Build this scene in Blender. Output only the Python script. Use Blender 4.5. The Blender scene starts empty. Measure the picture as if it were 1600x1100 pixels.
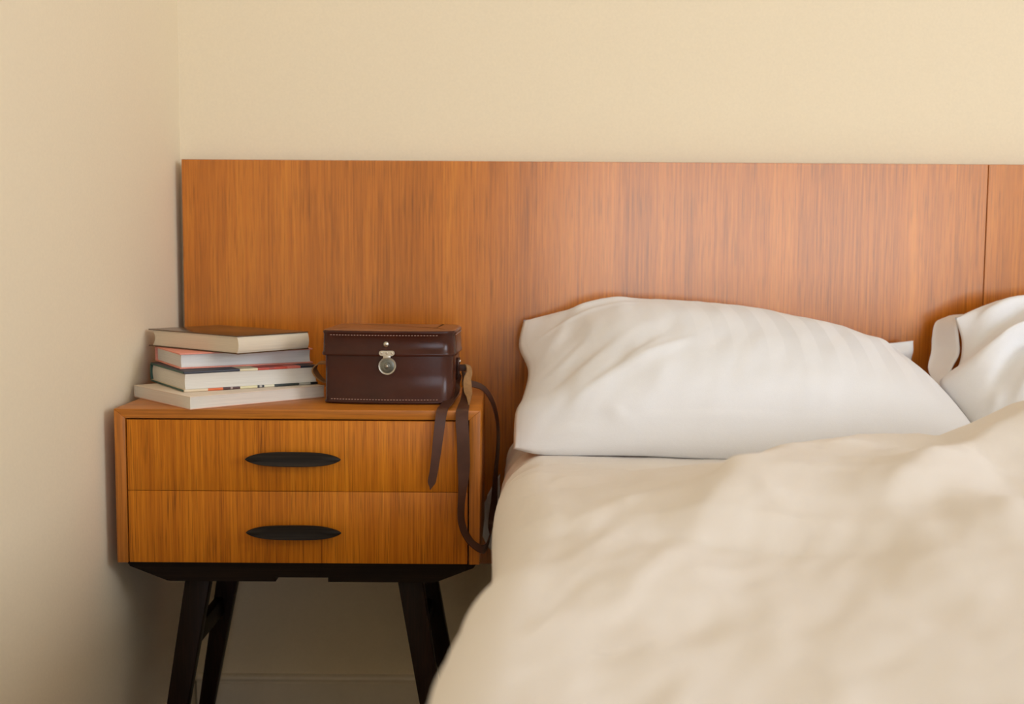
import bpy, bmesh, math, random
from mathutils import Vector, Matrix, noise

# ------------------------------------------------------------------ camera, world, light, exposure
scene = bpy.context.scene
COL = scene.collection
PITCH, ROLL, CAM_Z = math.atan(158 / 1800), 0.0065, 0.92
cam_data = bpy.data.cameras.new('camera')
cam = bpy.data.objects.new('camera', cam_data)
COL.objects.link(cam)
cam_data.sensor_fit = 'HORIZONTAL'
cam_data.sensor_width = 36.0
cam_data.lens = 36.0 * 1800 / 1600
cam.matrix_world = (Matrix.Translation((0, 0, CAM_Z)) @ Matrix.Rotation(math.pi / 2 - PITCH, 4, 'X')
                    @ Matrix.Rotation(ROLL, 4, 'Z'))
cam_data.clip_start = 0.02
cam_data.dof.use_dof = True
cam_data.dof.focus_distance = 1.86
cam_data.dof.aperture_fstop = 3.0
scene.camera = cam

world = bpy.data.worlds.new('world')
scene.world = world
world.use_nodes = True
bg = world.node_tree.nodes['Background']
bg.inputs['Color'].default_value = (0.80, 0.90, 1.0, 1)
bg.inputs['Strength'].default_value = 1.0

WIN = dict(x0=0.20, x1=2.95, z0=0.28, z1=1.80)      # window in the wall behind the camera
WIN2 = dict(y0=-2.52, y1=-0.55, z0=1.15, z1=2.90)    # unseen window added in the right-hand wall to light the left wall
def daylight(name, loc, rot, size, watts):
    ld = bpy.data.lights.new(name, 'AREA')
    ld.shape = 'RECTANGLE'
    ld.size, ld.size_y = size
    ld.energy = watts
    ld.color = (0.91, 0.985, 1.12)
    lo = bpy.data.objects.new(name, ld)
    lo.location = loc
    lo.rotation_euler = rot
    COL.objects.link(lo)
daylight('daylight_front', ((WIN['x0'] + WIN['x1']) / 2, -2.76, 1.04), (math.pi / 2, 0, 0), (2.95, 1.72), 116.0)
daylight('added_daylight_right', (4.56, (WIN2['y0'] + WIN2['y1']) / 2, 2.03), (math.pi / 2, 0, math.pi / 2), (2.3, 2.0), 315.0)  # added light behind the unseen right-hand window, brightens the left wall

scene.view_settings.view_transform = 'Standard'
scene.view_settings.look = 'None'
scene.view_settings.gamma = 1.0
scene.view_settings.use_curve_mapping = False
scene.view_settings.exposure = -0.84
scene.cycles.use_denoising = True
scene.cycles.max_bounces = 10
scene.cycles.diffuse_bounces = 6
scene.cycles.caustics_reflective = False
scene.cycles.caustics_refractive = False

# ------------------------------------------------------------------ helpers
def smooth(o, angle=None):
    for p in o.data.polygons:
        p.use_smooth = True
    if angle is not None:
        try:
            o.data.set_sharp_from_angle(angle=angle)
        except Exception:
            pass

def link(name, me, mat=None, parent=None, loc=None, sm=False, angle=None):
    o = bpy.data.objects.new(name, me)
    COL.objects.link(o)
    if mat is not None and len(me.materials) == 0:
        me.materials.append(mat)
    if parent is not None:
        o.parent = parent
    if loc is not None:
        o.location = loc
    if sm:
        smooth(o, angle)
    return o

def from_bm(name, bm, mat=None, parent=None, loc=None, sm=False, angle=None):
    bmesh.ops.recalc_face_normals(bm, faces=bm.faces)
    me = bpy.data.meshes.new(name)
    bm.to_mesh(me)
    bm.free()
    return link(name, me, mat, parent, loc, sm, angle)

def thing(name, label, cat, loc=(0, 0, 0), rz=0.0, group=None):
    o = bpy.data.objects.new(name, None)
    o.empty_display_size = 0.05
    COL.objects.link(o)
    o.location = loc
    o.rotation_euler = (0, 0, rz)
    o['label'] = label
    o['category'] = cat
    if group:
        o['group'] = group
    return o

def add_box(bm, lo_, hi, bev=0.0, seg=2):
    r = bmesh.ops.create_cube(bm, size=1.0)
    vs = r['verts']
    for v in vs:
        v.co = Vector([(lo_[i] + hi[i]) / 2 + v.co[i] * (hi[i] - lo_[i]) for i in range(3)])
    if bev > 0:
        es = list({e for v in vs for e in v.link_edges})
        bmesh.ops.bevel(bm, geom=es, offset=bev, segments=seg, profile=0.5, affect='EDGES')

def box(name, lo_, hi, mat, parent=None, bev=0.0, seg=2):
    bm = bmesh.new()
    add_box(bm, lo_, hi, bev, seg)
    return from_bm(name, bm, mat, parent, sm=bev > 0, angle=math.radians(40))

def structure(o):
    o['kind'] = 'structure'
    return o

def hexa(bm, top, bot, bev=0.0):
    """a tapered bar between two quads of four points each (same winding)"""
    vs = [bm.verts.new(p) for p in list(top) + list(bot)]
    fs = [bm.faces.new([vs[0], vs[1], vs[2], vs[3]]), bm.faces.new([vs[7], vs[6], vs[5], vs[4]])]
    for i in range(4):
        j = (i + 1) % 4
        fs.append(bm.faces.new([vs[i], vs[4 + i], vs[4 + j], vs[j]]))
    if bev > 0:
        es = list({e for f in fs for e in f.edges})
        bmesh.ops.bevel(bm, geom=es, offset=bev, segments=2, profile=0.5, affect='EDGES')

def prism(bm, poly, axis_lo, axis_hi, to3):
    """extrude a 2-D polygon; to3(p, t) maps it into space"""
    a = [bm.verts.new(to3(p, axis_lo)) for p in poly]
    b = [bm.verts.new(to3(p, axis_hi)) for p in poly]
    bm.faces.new(a)
    bm.faces.new(list(reversed(b)))
    n = len(poly)
    for i in range(n):
        bm.faces.new([a[i], b[i], b[(i + 1) % n], a[(i + 1) % n]])

def lathe(bm, prof, seg, to3):
    """prof: (radius, height); radius 0 allowed at either end"""
    rings = []
    for r, h in prof:
        if r < 1e-6:
            rings.append([bm.verts.new(to3(0, 0, h))])
        else:
            rings.append([bm.verts.new(to3(r * math.cos(2 * math.pi * k / seg), r * math.sin(2 * math.pi * k / seg), h))
                          for k in range(seg)])
    for A, B in zip(rings, rings[1:]):
        for k in range(seg):
            k2 = (k + 1) % seg
            if len(A) == 1 and len(B) == 1:
                continue
            if len(A) == 1:
                bm.faces.new([A[0], B[k], B[k2]])
            elif len(B) == 1:
                bm.faces.new([A[k], B[0], A[k2]])
            else:
                bm.faces.new([A[k], B[k], B[k2], A[k2]])

def loft(bm, rings, cap0=True, cap1=True):
    R = [[bm.verts.new(p) for p in r] for r in rings]
    n = len(R[0])
    for A, B in zip(R, R[1:]):
        for k in range(n):
            k2 = (k + 1) % n
            bm.faces.new([A[k], B[k], B[k2], A[k2]])
    if cap0:
        bm.faces.new(list(reversed(R[0])))
    if cap1:
        bm.faces.new(R[-1])

def lerp_table(tab, t):
    if t <= tab[0][0]:
        return tab[0][1]
    for (a, va), (b, vb) in zip(tab, tab[1:]):
        if t <= b:
            s = (t - a) / (b - a)
            s = s * s * (3 - 2 * s)
            return va + (vb - va) * s
    return tab[-1][1]

def catmull(pts, n):
    """n+1 points evenly spread over a Catmull-Rom curve through pts"""
    P = [Vector(p) for p in pts]
    P = [P[0] * 2 - P[1]] + P + [P[-1] * 2 - P[-2]]
    dense = []
    m = 24
    for i in range(1, len(P) - 2):
        p0, p1, p2, p3 = P[i - 1], P[i], P[i + 1], P[i + 2]
        for k in range(m):
            t = k / m
            dense.append(0.5 * ((2 * p1) + (p2 - p0) * t + (2 * p0 - 5 * p1 + 4 * p2 - p3) * t * t
                                + (3 * p1 - p0 - 3 * p2 + p3) * t ** 3))
    dense.append(P[-2].copy())
    L = [0.0]
    for a, b in zip(dense, dense[1:]):
        L.append(L[-1] + (b - a).length)
    out, j = [], 0
    for k in range(n + 1):
        d = L[-1] * k / n
        while j < len(L) - 2 and L[j + 1] < d:
            j += 1
        s = (d - L[j]) / max(1e-9, L[j + 1] - L[j])
        out.append(dense[j].lerp(dense[j + 1], min(1, max(0, s))))
    return out

def seg_dist(px, py, poly):
    """signed distance to a polyline of (x, y, value); positive on the left of its direction; value there"""
    best = (1e9, 0, 0)
    for (ax, ay, ah), (bx, by, bh) in zip(poly, poly[1:]):
        dx, dy = bx - ax, by - ay
        t = max(0, min(1, ((px - ax) * dx + (py - ay) * dy) / (dx * dx + dy * dy)))
        qx, qy = ax + dx * t, ay + dy * t
        d = math.hypot(px - qx, py - qy)
        if d < best[0]:
            best = (d, dx * (py - ay) - dy * (px - ax), ah + (bh - ah) * t)
    return math.copysign(best[0], best[1]), best[2]

def ridge(px, py, poly, wl, wr, sharp=False):
    d, h = seg_dist(px, py, poly)
    w = wl if d > 0 else wr
    q = abs(d / w)
    if sharp:
        return h * math.exp(-q ** 1.45) if q < 3 else 0.0
    return h * math.exp(-q * q)

# ------------------------------------------------------------------ materials
def new_mat(name):
    m = bpy.data.materials.new(name)
    m.use_nodes = True
    nt = m.node_tree
    return m, nt, nt.nodes['Principled BSDF']

def srgb(r, g, b):
    f = lambda c: (c / 255 / 12.92) if c / 255 <= 0.04045 else ((c / 255 + 0.055) / 1.055) ** 2.4
    return (f(r), f(g), f(b), 1)

def node(nt, kind, **kw):
    n = nt.nodes.new(kind)
    for k, v in kw.items():
        setattr(n, k, v)
    return n

def coords(nt, scale):
    tc = node(nt, 'ShaderNodeTexCoord')
    mp = node(nt, 'ShaderNodeMapping')
    mp.inputs['Scale'].default_value = scale
    nt.links.new(tc.outputs['Object'], mp.inputs['Vector'])
    return mp.outputs['Vector']

def tex_noise(nt, vec, scale, detail=3, rough=0.5):
    n = node(nt, 'ShaderNodeTexNoise')
    n.inputs['Scale'].default_value = scale
    n.inputs['Detail'].default_value = detail
    n.inputs['Roughness'].default_value = rough
    if vec is not None:
        nt.links.new(vec, n.inputs['Vector'])
    return n.outputs['Fac']

def ramp(nt, fac, stops):
    r = node(nt, 'ShaderNodeValToRGB')
    els = r.color_ramp.elements
    els[0].position, els[0].color = stops[0]
    els[1].position, els[1].color = stops[-1]
    for p, c in stops[1:-1]:
        e = els.new(p)
        e.color = c
    nt.links.new(fac, r.inputs['Fac'])
    return r.outputs['Color']

def mix(nt, a, b, fac, mode='MIX'):
    m = node(nt, 'ShaderNodeMix', data_type='RGBA', blend_type=mode)
    for sock, v in ((m.inputs[0], fac), (m.inputs[6], a), (m.inputs[7], b)):
        if hasattr(v, 'is_linked'):
            nt.links.new(v, sock)
        else:
            sock.default_value = v
    return m.outputs[2]

def bump(nt, bsdf, height, strength, dist=0.001):
    b = node(nt, 'ShaderNodeBump')
    b.inputs['Strength'].default_value = strength
    b.inputs['Distance'].default_value = dist
    nt.links.new(height, b.inputs['Height'])
    nt.links.new(b.outputs['Normal'], bsdf.inputs['Normal'])

def g(v):
    return (v, v, v, 1)

def wood(name, dark, mid, light, axis='z', rough=0.42, pores=0.55, spec=0.5, coat=0.0):
    m, nt, b = new_mat(name)
    def sc(across, along):
        s = [across] * 3
        s['xyz'.index(axis)] = along
        return s
    bands = tex_noise(nt, coords(nt, sc(16, 0.7)), 1.0, 3, 0.6)
    fine = tex_noise(nt, coords(nt, sc(230, 4.0)), 1.0, 4, 0.65)
    fleck = tex_noise(nt, coords(nt, sc(520, 12.0)), 1.0, 2, 0.5)
    mm = node(nt, 'ShaderNodeMath', operation='MULTIPLY_ADD')
    nt.links.new(fine, mm.inputs[0])
    mm.inputs[1].default_value = 0.62
    m2 = node(nt, 'ShaderNodeMath', operation='MULTIPLY')
    nt.links.new(bands, m2.inputs[0])
    m2.inputs[1].default_value = 0.42
    nt.links.new(m2.outputs[0], mm.inputs[2])
    col = ramp(nt, mm.outputs[0], [(0.36, dark), (0.52, mid), (0.68, light)])
    pore = ramp(nt, fleck, [(0.34, g(pores)), (0.47, g(1))])
    col = mix(nt, col, pore, 0.9, 'MULTIPLY')
    nt.links.new(col, b.inputs['Base Color'])
    b.inputs['Roughness'].default_value = rough
    b.inputs['Specular IOR Level'].default_value = spec
    if coat:
        b.inputs['Coat Weight'].default_value = coat
        b.inputs['Coat Roughness'].default_value = 0.3
    bump(nt, b, fine, 0.12, 0.0006)
    return m

def plain(name, col, rough=0.5, metal=0.0, nscale=0, namp=0.0, bstr=0.0, bdist=0.0005, spec=0.5):
    m, nt, b = new_mat(name)
    b.inputs['Roughness'].default_value = rough
    b.inputs['Metallic'].default_value = metal
    b.inputs['Specular IOR Level'].default_value = spec
    if nscale:
        f = tex_noise(nt, coords(nt, (1, 1, 1)), nscale, 4, 0.6)
        lo_ = tuple(c * (1 - namp) for c in col[:3]) + (1,)
        hi = tuple(min(1, c * (1 + namp)) for c in col[:3]) + (1,)
        nt.links.new(ramp(nt, f, [(0.3, lo_), (0.7, hi)]), b.inputs['Base Color'])
        if bstr:
            bump(nt, b, f, bstr, bdist)
    else:
        b.inputs['Base Color'].default_value = col
    return m

def fabric(name, col, stripes=0):
    m, nt, b = new_mat(name)
    tc = node(nt, 'ShaderNodeTexCoord')
    weave = tex_noise(nt, coords(nt, (900, 900, 900)), 1.0, 2, 0.5)
    cloth = tex_noise(nt, coords(nt, (1, 1, 1)), 26, 4, 0.6)
    c2 = tuple(c * 0.965 for c in col[:3]) + (1,)
    base = ramp(nt, weave, [(0.35, c2), (0.65, col)])
    if stripes:
        sx = node(nt, 'ShaderNodeSeparateXYZ')
        nt.links.new(tc.outputs['UV'], sx.inputs[0])
        mu = node(nt, 'ShaderNodeMath', operation='MULTIPLY')
        nt.links.new(sx.outputs[0], mu.inputs[0])
        mu.inputs[1].default_value = stripes
        fr = node(nt, 'ShaderNodeMath', operation='FRACT')
        nt.links.new(mu.outputs[0], fr.inputs[0])
        st = ramp(nt, fr.outputs[0], [(0.0, g(1.0)), (0.46, g(1.0)), (0.5, g(0.915)), (0.96, g(0.915)), (1.0, g(1.0))])
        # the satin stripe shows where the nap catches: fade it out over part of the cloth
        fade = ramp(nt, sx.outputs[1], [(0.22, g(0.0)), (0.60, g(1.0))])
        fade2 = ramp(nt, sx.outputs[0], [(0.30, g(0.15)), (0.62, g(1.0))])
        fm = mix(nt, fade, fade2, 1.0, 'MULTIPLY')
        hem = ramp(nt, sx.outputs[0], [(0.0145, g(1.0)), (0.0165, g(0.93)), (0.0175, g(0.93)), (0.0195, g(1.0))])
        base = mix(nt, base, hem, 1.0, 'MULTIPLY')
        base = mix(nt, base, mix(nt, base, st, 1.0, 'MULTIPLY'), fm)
    nt.links.new(base, b.inputs['Base Color'])
    b.inputs['Roughness'].default_value = 0.85
    b.inputs['Specular IOR Level'].default_value = 0.25
    b.inputs['Sheen Weight'].default_value = 0.12
    bump(nt, b, cloth, 0.10, 0.006)
    return m

def banded(name, stops, axis, length, rough=0.45):
    """printed dust jacket: colour bands along one object axis"""
    m, nt, b = new_mat(name)
    tc = node(nt, 'ShaderNodeTexCoord')
    sx = node(nt, 'ShaderNodeSeparateXYZ')
    nt.links.new(tc.outputs['Object'], sx.inputs[0])
    dv = node(nt, 'ShaderNodeMath', operation='DIVIDE')
    nt.links.new(sx.outputs[axis], dv.inputs[0])
    dv.inputs[1].default_value = length
    r = node(nt, 'ShaderNodeValToRGB')
    r.color_ramp.interpolation = 'CONSTANT'
    els = r.color_ramp.elements
    els[0].position, els[0].color = stops[0]
    els[1].position, els[1].color = stops[1]
    for p, c in stops[2:]:
        e = els.new(p)
        e.color = c
    nt.links.new(dv.outputs[0], r.inputs['Fac'])
    nt.links.new(r.outputs['Color'], b.inputs['Base Color'])
    b.inputs['Roughness'].default_value = rough
    return m

def paper(name, col):
    m, nt, b = new_mat(name)
    f = tex_noise(nt, coords(nt, (6, 6, 1500)), 1.0, 3, 0.6)
    lo_ = tuple(c * 0.86 for c in col[:3]) + (1,)
    nt.links.new(ramp(nt, f, [(0.35, lo_), (0.6, col)]), b.inputs['Base Color'])
    b.inputs['Roughness'].default_value = 0.8
    bump(nt, b, f, 0.2, 0.0004)
    return m

def leather(name, dark, light, rough=0.34):
    m, nt, b = new_mat(name)
    f = tex_noise(nt, coords(nt, (1, 1, 1)), 14, 4, 0.6)
    s = tex_noise(nt, coords(nt, (1, 1, 1)), 240, 3, 0.6)
    col = ramp(nt, f, [(0.3, dark), (0.72, light)])
    nt.links.new(col, b.inputs['Base Color'])
    rr = ramp(nt, f, [(0.3, g(rough * 0.8)), (0.7, g(rough * 1.25))])
    nt.links.new(rr, b.inputs['Roughness'])
    bump(nt, b, s, 0.15, 0.0006)
    b.inputs['Specular IOR Level'].default_value = 0.27
    return m

M_WALL = plain('wall_paint', (0.82, 0.715, 0.53, 1), 0.75, 0, 260, 0.025, 0.12, 0.0006, 0.3)
M_TRIM = plain('trim_paint', (0.80, 0.715, 0.57, 1), 0.5, 0, 90, 0.02)
M_CEIL = plain('ceiling_paint', (0.88, 0.86, 0.82, 1), 0.8)
M_FLOOR = wood('floor_wood', (0.08, 0.04, 0.014, 1), (0.14, 0.075, 0.026, 1), (0.19, 0.11, 0.04, 1), 'y', 0.4)
HB = ((0.31, 0.080, 0.005, 1), (0.51, 0.146, 0.009, 1), (0.64, 0.208, 0.016, 1))
M_HEAD = wood('teak_veneer_headboard', *HB, axis='z', rough=0.235, pores=0.66, spec=1.0)
M_HEAD.node_tree.nodes['Principled BSDF'].inputs['Specular Tint'].default_value = (1.0, 0.88, 0.72, 1)
NS = ((0.35, 0.095, 0.004, 1), (0.52, 0.158, 0.006, 1), (0.66, 0.225, 0.011, 1))
M_NSZ = wood('teak_upright_grain', *NS, axis='z', rough=0.42, pores=0.58, spec=0.25)
NT = ((0.28, 0.083, 0.006, 1), (0.45, 0.143, 0.011, 1), (0.55, 0.19, 0.018, 1))
M_NSX = wood('teak_lengthwise_grain', *NT, axis='x', rough=0.38, pores=0.75)
M_NSS = wood('teak_side_grain', *NT, axis='z', rough=0.40, pores=0.75)
M_DARK = wood('dark_stained_wood', (0.006, 0.003, 0.002, 1), (0.013, 0.006, 0.004, 1), (0.024, 0.010, 0.006, 1), 'z', 0.42, 0.8, spec=0.12)
M_DARKX = wood('dark_stained_wood_lengthwise', (0.006, 0.003, 0.002, 1), (0.013, 0.007, 0.004, 1), (0.022, 0.011, 0.006, 1), 'x', 0.45, 0.8, spec=0.12)
M_PULL = wood('ebonised_wood', (0.008, 0.006, 0.005, 1), (0.016, 0.012, 0.009, 1), (0.035, 0.026, 0.019, 1), 'x', 0.5, 0.8, spec=0.2)
M_INNER = plain('drawer_gap_shadow_wood', (0.05, 0.02, 0.006, 1), 0.7)
M_DUVET = fabric('cream_cotton', (0.82, 0.772, 0.722, 1))
M_PILLOW = fabric('white_sateen', (0.82, 0.83, 0.855, 1), stripes=13)
M_PILLOW2 = fabric('white_cotton', (0.83, 0.84, 0.865, 1))
M_MATT = fabric('mattress_ticking', (0.75, 0.70, 0.62, 1))
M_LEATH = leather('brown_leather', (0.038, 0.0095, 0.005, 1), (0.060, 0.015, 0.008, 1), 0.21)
M_LEATHTOP = leather('worn_leather_painted_reflection', (0.20, 0.072, 0.026, 1), (0.32, 0.125, 0.046, 1), 0.34)  # worn leather, its colour also lightened to imitate the headboard's orange reflection
M_STRAP = leather('strap_leather', (0.050, 0.020, 0.013, 1), (0.095, 0.038, 0.023, 1), 0.36)
M_SUEDE = plain('tan_suede', (0.30, 0.155, 0.055, 1), 0.8, 0, 120, 0.2, 0.3)
M_STITCH = plain('waxed_thread', (0.42, 0.25, 0.19, 1), 0.7)
M_METAL = plain('worn_nickel', (0.62, 0.58, 0.50, 1), 0.32, 1.0, 60, 0.12, 0.1)
M_METALD = plain('tarnished_nickel', (0.17, 0.17, 0.145, 1), 0.38, 1.0, 90, 0.25, 0.15)

# ------------------------------------------------------------------ the room
FLOOR_Z, CEIL_Z = -0.02, 3.15
XL, XR, YB, YF = -0.655, 4.40, 2.29, -2.60
structure(box('floor', (XL - 0.1, YF - 0.1, FLOOR_Z - 0.08), (XR + 0.1, YB + 0.1, FLOOR_Z), M_FLOOR))
structure(box('ceiling', (XL - 0.1, YF - 0.1, CEIL_Z), (XR + 0.1, YB + 0.1, CEIL_Z + 0.08), M_CEIL))
structure(box('wall_left', (XL - 0.1, YF - 0.1, FLOOR_Z), (XL, YB + 0.1, CEIL_Z), M_WALL))
bm = bmesh.new()
add_box(bm, (XR, YF - 0.1, FLOOR_Z), (XR + 0.1, WIN2['y0'], CEIL_Z))
add_box(bm, (XR, WIN2['y1'], FLOOR_Z), (XR + 0.1, YB + 0.1, CEIL_Z))
add_box(bm, (XR, WIN2['y0'], FLOOR_Z), (XR + 0.1, WIN2['y1'], WIN2['z0']))
add_box(bm, (XR, WIN2['y0'], WIN2['z1']), (XR + 0.1, WIN2['y1'], CEIL_Z))
structure(from_bm('wall_right', bm, M_WALL))
structure(box('wall_back', (XL, YB, FLOOR_Z), (XR, YB + 0.1, CEIL_Z), M_WALL))
bm = bmesh.new()
add_box(bm, (XL, YF - 0.1, FLOOR_Z), (WIN['x0'], YF, CEIL_Z))
add_box(bm, (WIN['x1'], YF - 0.1, FLOOR_Z), (XR, YF, CEIL_Z))
add_box(bm, (WIN['x0'], YF - 0.1, FLOOR_Z), (WIN['x1'], YF, WIN['z0']))
add_box(bm, (WIN['x0'], YF - 0.1, WIN['z1']), (WIN['x1'], YF, CEIL_Z))
structure(from_bm('wall_front', bm, M_WALL))
def window(name, a0, a1, z0, z1, to3):
    fx = 0.045
    bm = bmesh.new()
    for p, q in (((a0, z0), (a0 + fx, z1)), ((a1 - fx, z0), (a1, z1)), ((a0 + fx, z0), (a1 - fx, z0 + fx)), ((a0 + fx, z1 - fx), (a1 - fx, z1)),
                 (((a0 + a1) / 2 - 0.025, z0 + fx), ((a0 + a1) / 2 + 0.025, z1 - fx))):
        lo_, hi = to3(p, 0.03), to3(q, 0.08)
        add_box(bm, [min(x, y) for x, y in zip(lo_, hi)], [max(x, y) for x, y in zip(lo_, hi)])
    structure(from_bm(name, bm, M_TRIM))
window('window_1', WIN['x0'], WIN['x1'], WIN['z0'], WIN['z1'], lambda p, d: (p[0], YF - d, p[1]))
window('added_window', WIN2['y0'], WIN2['y1'], WIN2['z0'], WIN2['z1'], lambda p, d: (XR + d, p[0], p[1]))  # frame of the added, unseen right-hand window

def baseboard(name, lo_, hi, along):
    """flat board with a rounded bead along the top"""
    o = thing_bm = bmesh.new()
    h = 0.056 - FLOOR_Z
    prof = [(0, 0), (0.014, 0), (0.014, h - 0.016), (0.0115, h - 0.0145), (0.0115, h - 0.012), (0.016, h - 0.010), (0.0175, h - 0.006),
            (0.016, h - 0.002), (0.011, h), (0.0, h)]
    if along == 'x':
        prism(thing_bm, prof, lo_, hi, lambda p, t: (t, YB - p[0], FLOOR_Z + p[1]))
    else:
        prism(thing_bm, prof, lo_, hi, lambda p, t: (XL + p[0], t, FLOOR_Z + p[1]))
    return structure(from_bm(name, thing_bm, M_TRIM))
baseboard('baseboard_back', XL + 0.0175, XR, 'x')
baseboard('baseboard_left', YF, YB, 'y')

# ------------------------------------------------------------------ headboard
hb = thing('headboard', 'wide plain teak veneer headboard fixed to the wall behind bed and nightstand', 'headboard', (0.75, 2.265, 0.30))
def hb_panel(x0, x1, tilt):
    o = box('panel', (0, 0, 0), (x1 - x0, 0.020, 0.792), M_HEAD, hb, 0.0007, 1)
    o.location = (x0 - 0.75, -0.020, 0)
    o.rotation_euler = (0, 0, tilt)
    return o
hb_panel(-0.640, 0.9162, 0.0)
hb_panel(0.9176, 2.25, 0.006)
for x in (-0.45, 0.2, 0.75, 1.5):
    box('wall_cleat', (x - 0.03 - 0.75, 0.001 if x < 0.9 else 0.012, 0.05), (x + 0.03 - 0.75, 0.0235, 0.74), M_INNER, hb)

# ------------------------------------------------------------------ nightstand
NX0, NX1, NY0, NY1, NZ0, NZ1 = -0.634, -0.050, 1.820, 2.137, 0.4155, 0.6655
ns = thing('nightstand', 'teak nightstand with two drawers on dark splayed legs, left of the bed', 'nightstand', ((NX0 + NX1) / 2, (NY0 + NY1) / 2, FLOOR_Z))
NC = Vector(ns.location)
def nb(name, lo_, hi, mat, bev=0.0008, parent=ns):
    return box(name, [lo_[i] - NC[i] for i in range(3)], [hi[i] - NC[i] for i in range(3)], mat, parent, bev, 2)
TH, TS = 0.0150, 0.0175
# mitred carcass
def mitred(name, poly, mat):
    bm = bmesh.new()
    prism(bm, poly, NY0 - NC.y, NY1 - NC.y, lambda p, t: (p[0] - NC.x, t, p[1] - NC.z))
    bmesh.ops.bevel(bm, geom=list(bm.edges), offset=0.0008, segments=2, profile=0.5, affect='EDGES')
    return from_bm(name, bm, mat, ns, sm=True, angle=math.radians(40))
mitred('top_panel', [(NX0, NZ1), (NX1, NZ1), (NX1 - TS, NZ1 - TH), (NX0 + TS, NZ1 - TH)], M_NSX)
mitred('side_panel', [(NX0, NZ1), (NX0 + TS, NZ1 - TH), (NX0 + TS, NZ0), (NX0, NZ0)], M_NSS)
mitred('side_panel', [(NX1, NZ1), (NX1, NZ0), (NX1 - TS, NZ0), (NX1 - TS, NZ1 - TH)], M_NSS)
nb('bottom_panel', (NX0 + TS, NY0 + 0.022, NZ0), (NX1 - TS, NY1, NZ0 + 0.009), M_INNER)
nb('back_panel', (NX0 + TS, NY1 - 0.008, NZ0 + 0.009), (NX1 - TS, NY1 - 0.001, NZ1 - TH), M_INNER)
DX0, DX1 = NX0 + TS + 0.0022, NX1 - TS - 0.0022
zm = 0.5335
def drawer(z0, z1):
    d = nb('drawer', (DX0, NY0 + 0.0008, z0), (DX1, NY0 + 0.019, z1), M_NSZ, 0.0006)
    nb('drawer_box', (DX0 + 0.012, NY0 + 0.0195, z0 + 0.01), (DX1 - 0.012, NY1 - 0.03, z1 - 0.012), M_INNER, 0, d)
    cx, cz = -0.3455 - NC.x, (z0 + z1) / 2 - NC.z
    cz = (0.589 if z0 > 0.5 else 0.471) - NC.z
    bm = bmesh.new()
    N = 40
    def outline(y, sx, sz):
        pts = []
        for k in range(N):
            a = 2 * math.pi * k / N
            c, s = math.cos(a), math.sin(a)
            t = math.copysign(abs(c) ** 0.95, c)
            zz = math.copysign((1 - abs(t) ** 3.2) ** 0.7, s) if abs(s) > 1e-6 else 0
            pts.append((cx + 0.0760 * sx * t, y + NY0 - NC.y, cz + 0.0120 * sz * zz))
        return pts
    loft(bm, [outline(0.0008, 0.80, 0.62), outline(-0.010, 0.84, 0.66), outline(-0.0165, 0.97, 0.95), outline(-0.019, 1.0, 1.0),
              outline(-0.0215, 0.995, 0.985), outline(-0.0225, 0.975, 0.93), outline(-0.0218, 0.6, 0.55), outline(-0.021, 0.15, 0.12)])
    h = from_bm('handle', bm, M_PULL, d, sm=True, angle=math.radians(50))
    h['label'] = 'long dark lens-shaped wooden pull'
    return d
drawer(zm + 0.0004, NZ1 - TH - 0.0024)
drawer(NZ0 + 0.0006, zm - 0.0004)
# dark stand
CX = -0.342
half = [(-0.290, NZ0 - 0.0005), (-0.281, 0.402), (-0.221, 0.3785), (-0.214, 0.3775), (-0.043, 0.3775), (-0.043, 0.3845)]
prof = half + [(-x, z) for x, z in reversed(half)]
for y0, y1 in ((1.848, 1.872), (2.078, 2.102)):
    bm = bmesh.new()
    prism(bm, prof, y0 - NC.y, y1 - NC.y, lambda p, t: (CX + p[0] - NC.x, t, p[1] - NC.z))
    from_bm('apron', bm, M_DARKX, ns)
for s in (-1, 1):
    nb('side_rail', (CX + s * 0.20 - 0.012, 1.873, 0.380), (CX + s * 0.20 + 0.012, 2.077, NZ0 - 0.001), M_DARKX)
    for front in (True, False):
        bm = bmesh.new()
        yt, yb = (1.878, 1.856) if front else (2.072, 2.100)
        dt, db = (0.014, 0.0115)
        zt, zb = (0.3765, FLOOR_Z + 0.001)
        xt0, xt1, xb0, xb1 = ((0.155, 0.196, 0.226, 0.256) if front else (0.146, 0.186, 0.231, 0.254))
        cx = CX + (0.012 if (s > 0 and not front) else 0.0) - NC.x
        q = lambda xa, xb_, y, d, z: [(cx + s * xa, y - d - NC.y, z - NC.z), (cx + s * xb_, y - d - NC.y, z - NC.z),
                                      (cx + s * xb_, y + d - NC.y, z - NC.z), (cx + s * xa, y + d - NC.y, z - NC.z)]
        hexa(bm, q(xt0, xt1, yt, dt, zt), q(xb0, xb1, yb, db, zb), 0.002)
        from_bm('leg', bm, M_DARK, ns, sm=True, angle=math.radians(40))
    nb('stretcher', (CX + s * 0.192 - 0.008, 1.880, 0.252), (CX + s * 0.192 + 0.008, 2.074, 0.284), M_DARKX, 0.002)

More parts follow.
